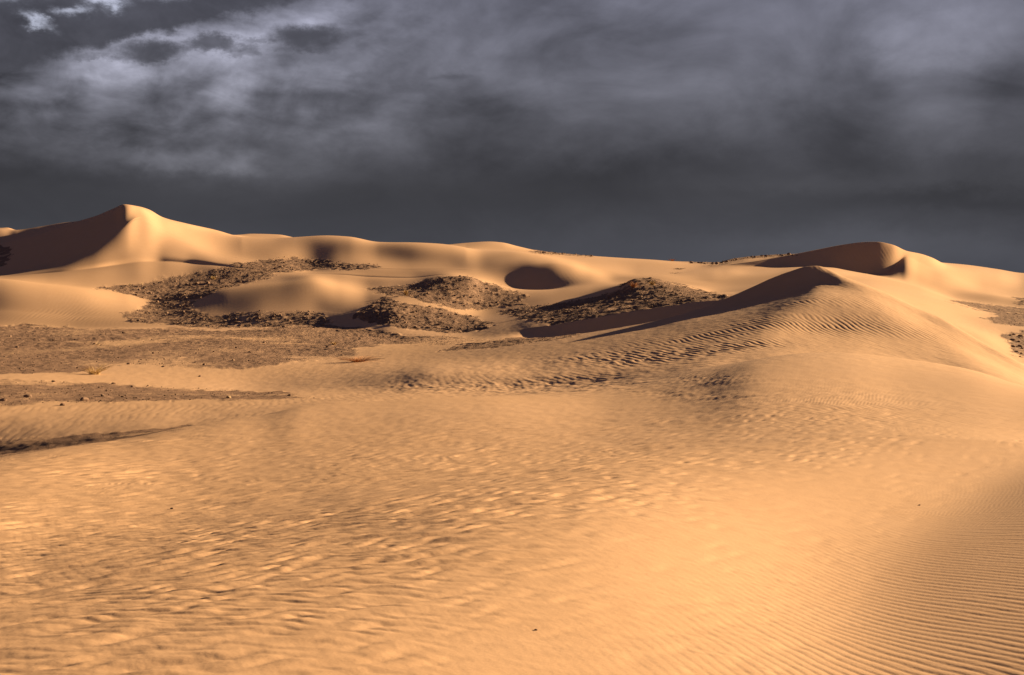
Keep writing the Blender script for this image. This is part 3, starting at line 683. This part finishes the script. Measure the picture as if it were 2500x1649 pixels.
for k, (x, y, sz, lb) in enumerate([(420, 1243, .016, 'tiny dark pebble alone on the foreground sand at left'),
    (1308, 1540, .008, 'tiny reddish pebble on the sand near the bottom centre'),
    (2245, 1235, .014, 'tiny dark pebble on the smooth sand at right')]):
    rock_obj(x, y, sz, lb, 320+k, DARKSTONE, 'pebble', 'pebble')
# grouped stones: sizes that read singly in the patches
GR = [(LONG,14,19,48,.16,.26,'dark stone in the long rocky hollow below the big left dune','stones in the long rocky hollow'),
      (SPLAT,12.5,17,40,.15,.24,'dark stone in the rubble splash under the lit sand lobe','stones under the sand lobe'),
      (MOUND_A,14.5,18.2,36,.14,.22,'dark stone on the farther central mound','stones on the farther mound'),
      (MOUND_B,13,17,34,.12,.20,'dark stone on the nearer central mound','stones on the nearer mound'),
      (RIDGE,14.02,17,44,.12,.20,'dark stone on the rubble ridge left of the middle dune','stones on the rubble ridge'),
      (RIGHTB,12.2,17,14,.12,.18,'dark stone in the rubble at the right edge of the photo','stones at the right edge'),
      (TOPB,19.5,22,18,.25,.4,'dark stone on the skyline left of the far right dune','stones on the right skyline'),
      (TOPA,19.5,22,10,.2,.35,'dark stone on the skyline beside the middle hump','stones on the middle skyline')]
r = np.random.default_rng(77); protos = {}
for poly, lo, hi, n, a, b, lb, gp in GR:
    ii, jj = cand(poly, lo, hi)
    inframe = (PX2[ii, jj] > 5) & (PX2[ii, jj] < 2495); ii = ii[inframe]; jj = jj[inframe]
    if len(ii) == 0: continue
    w = np.clip(np.abs(np.gradient(PY2, axis=0))[ii, jj], .01, 6)*np.clip(.1+RK[ii, jj], .02, 2); w /= w.sum()
    c = r.choice(len(ii), n, p=w)
    for k, q in enumerate(c):
        i, j = ii[q], jj[q]; sz = a+(b-a)*r.random()**2; sd_ = int(r.integers(0, 8))
        if sd_ not in protos:
            protos[sd_] = rock_obj(0, 0, sz, lb, 400+sd_, DARKSTONE, group=gp, at_=(X[i, j], Y[i, j], Z[i, j]))
        else:
            o = protos[sd_].copy(); COL.objects.link(o); o.location = (X[i, j], Y[i, j], Z[i, j]+sz*.16+CZ)
            o.scale = (sz*r.uniform(.9, 1.3), sz*r.uniform(.8, 1.1), sz*r.uniform(.7, 1.0)); o.rotation_euler = (0, 0, r.uniform(0, 6.28))
            o['label'] = lb; o['group'] = gp; o['category'] = 'rock'
def plant_mat(name, c1, c2):
    m, nt, b = mat(name); n = nt.nodes; l = nt.links
    t = n.new('ShaderNodeTexNoise'); t.inputs['Scale'].default_value = 12; tcn = n.new('ShaderNodeTexCoord'); l.new(tcn.outputs['Object'], t.inputs[0])
    mx = n.new('ShaderNodeMix'); mx.data_type = 'RGBA'; l.new(t.outputs[0], mx.inputs[0]); mx.inputs[6].default_value = (*c1, 1); mx.inputs[7].default_value = (*c2, 1)
    l.new(mx.outputs[2], b.inputs['Base Color']); b.inputs['Roughness'].default_value = .8
    return m
STRAW = plant_mat('straw', (.42, .27, .08), (.62, .44, .18)); RUST = plant_mat('rusty_twigs', (.36, .14, .05), (.55, .26, .09)); PALE = plant_mat('pale_straw', (.6, .45, .28), (.75, .6, .4)); TWIG = plant_mat('dark_twigs', (.08, .05, .035), (.15, .1, .06))
def tuft(x, y, h_, rad, n, label, m, name, cat, seed, lean=.5, wid=.018):
    r_ = random.Random(seed); x0, y0, z0 = pick_final(x, y); V_ = []; F_ = []
    for _ in range(n):
        a = r_.uniform(0, 6.283); b0 = rad*.35*math.sqrt(r_.random()); bx, by = b0*math.cos(a), b0*math.sin(a)
        hh = h_*r_.uniform(.45, 1); out = rad*r_.uniform(.2, 1)*lean*2; a2 = a+r_.uniform(-.7, .7); bend = r_.uniform(.0, .5)*hh
        t_ = (math.cos(a2+1.57), math.sin(a2+1.57)); i0 = len(V_); w_ = wid*r_.uniform(.6, 1.2)
        for k in range(5):
            f = k/4; px_ = bx+math.cos(a2)*out*f**1.5; py_ = by+math.sin(a2)*out*f**1.5; pz = hh*f-bend*f**3*.6; ww = w_*(1-f*.85)
            V_ += [(px_-t_[0]*ww, py_-t_[1]*ww, pz), (px_+t_[0]*ww, py_+t_[1]*ww, pz+.004)]
            if k: F_.append((i0+2*k-2, i0+2*k-1, i0+2*k+1, i0+2*k))
    me = bpy.data.meshes.new(name); me.from_pydata(V_, [], F_); me.materials.append(m)
    o = bpy.data.objects.new(name, me); COL.objects.link(o); o.location = (x0, y0, z0+CZ-.02); o['label'] = label; o['category'] = cat
    return o
tuft(230, 915, .52, .55, 130, 'tall yellow grass tuft on the sand band at left', STRAW, 'grass_tuft', 'grass tuft', 1, .6, .011)
tuft(874, 884, .34, .75, 170, 'orange dry shrub with a long shadow where the plain meets the dune', RUST, 'dry_shrub', 'shrub', 2, .8, .014)
tuft(992, 722, .62, .28, 70, 'small upright yellow shrub on the left shoulder of the farther mound', STRAW, 'dry_shrub', 'shrub', 3, .5, .03)
tuft(1546, 702, .55, .5, 90, 'orange shrub at the top end of the rubble ridge', RUST, 'dry_shrub', 'shrub', 4, .6, .025)
tuft(1592, 697, .45, .35, 60, 'smaller yellow shrub right of the orange one on the ridge', STRAW, 'dry_shrub', 'shrub', 5, .6, .022)
tuft(1642, 638, .5, .6, 70, 'orange shrub alone on the skyline', RUST, 'dry_shrub', 'shrub', 6, .7, .035)
tuft(316, 700, .50, .14, 26, 'left one of two pale wisps at the left end of the long hollow', PALE, 'grass_tuft', 'grass tuft', 7, .4, .025)
tuft(346, 698, .42, .16, 24, 'right one of two pale wisps at the left end of the long hollow', PALE, 'grass_tuft', 'grass tuft', 8, .4, .025)
tuft(520, 682, .45, .5, 60, 'yellowish low shrub in the upper arm of the long hollow', STRAW, 'dry_shrub', 'shrub', 9, .7, .025)
tuft(816, 843, .28, .3, 60, 'small yellow tuft near the right rim of the gravel plain', STRAW, 'grass_tuft', 'grass tuft', 10, .6, .014)
tuft(239, 843, .22, .2, 40, 'pale low tuft beside a dark stone on the far gravel plain', PALE, 'grass_tuft', 'grass tuft', 11, .6, .014)
tuft(1660, 658, .22, .55, 70, 'low dark shrub lying on the far sand slope', TWIG, 'dry_shrub', 'shrub', 12, .9, .03)
tuft(1648, 668, .14, .45, 40, 'faint twigs on the far sand below the dark shrub', TWIG, 'dry_shrub', 'shrub', 13, .9, .02)
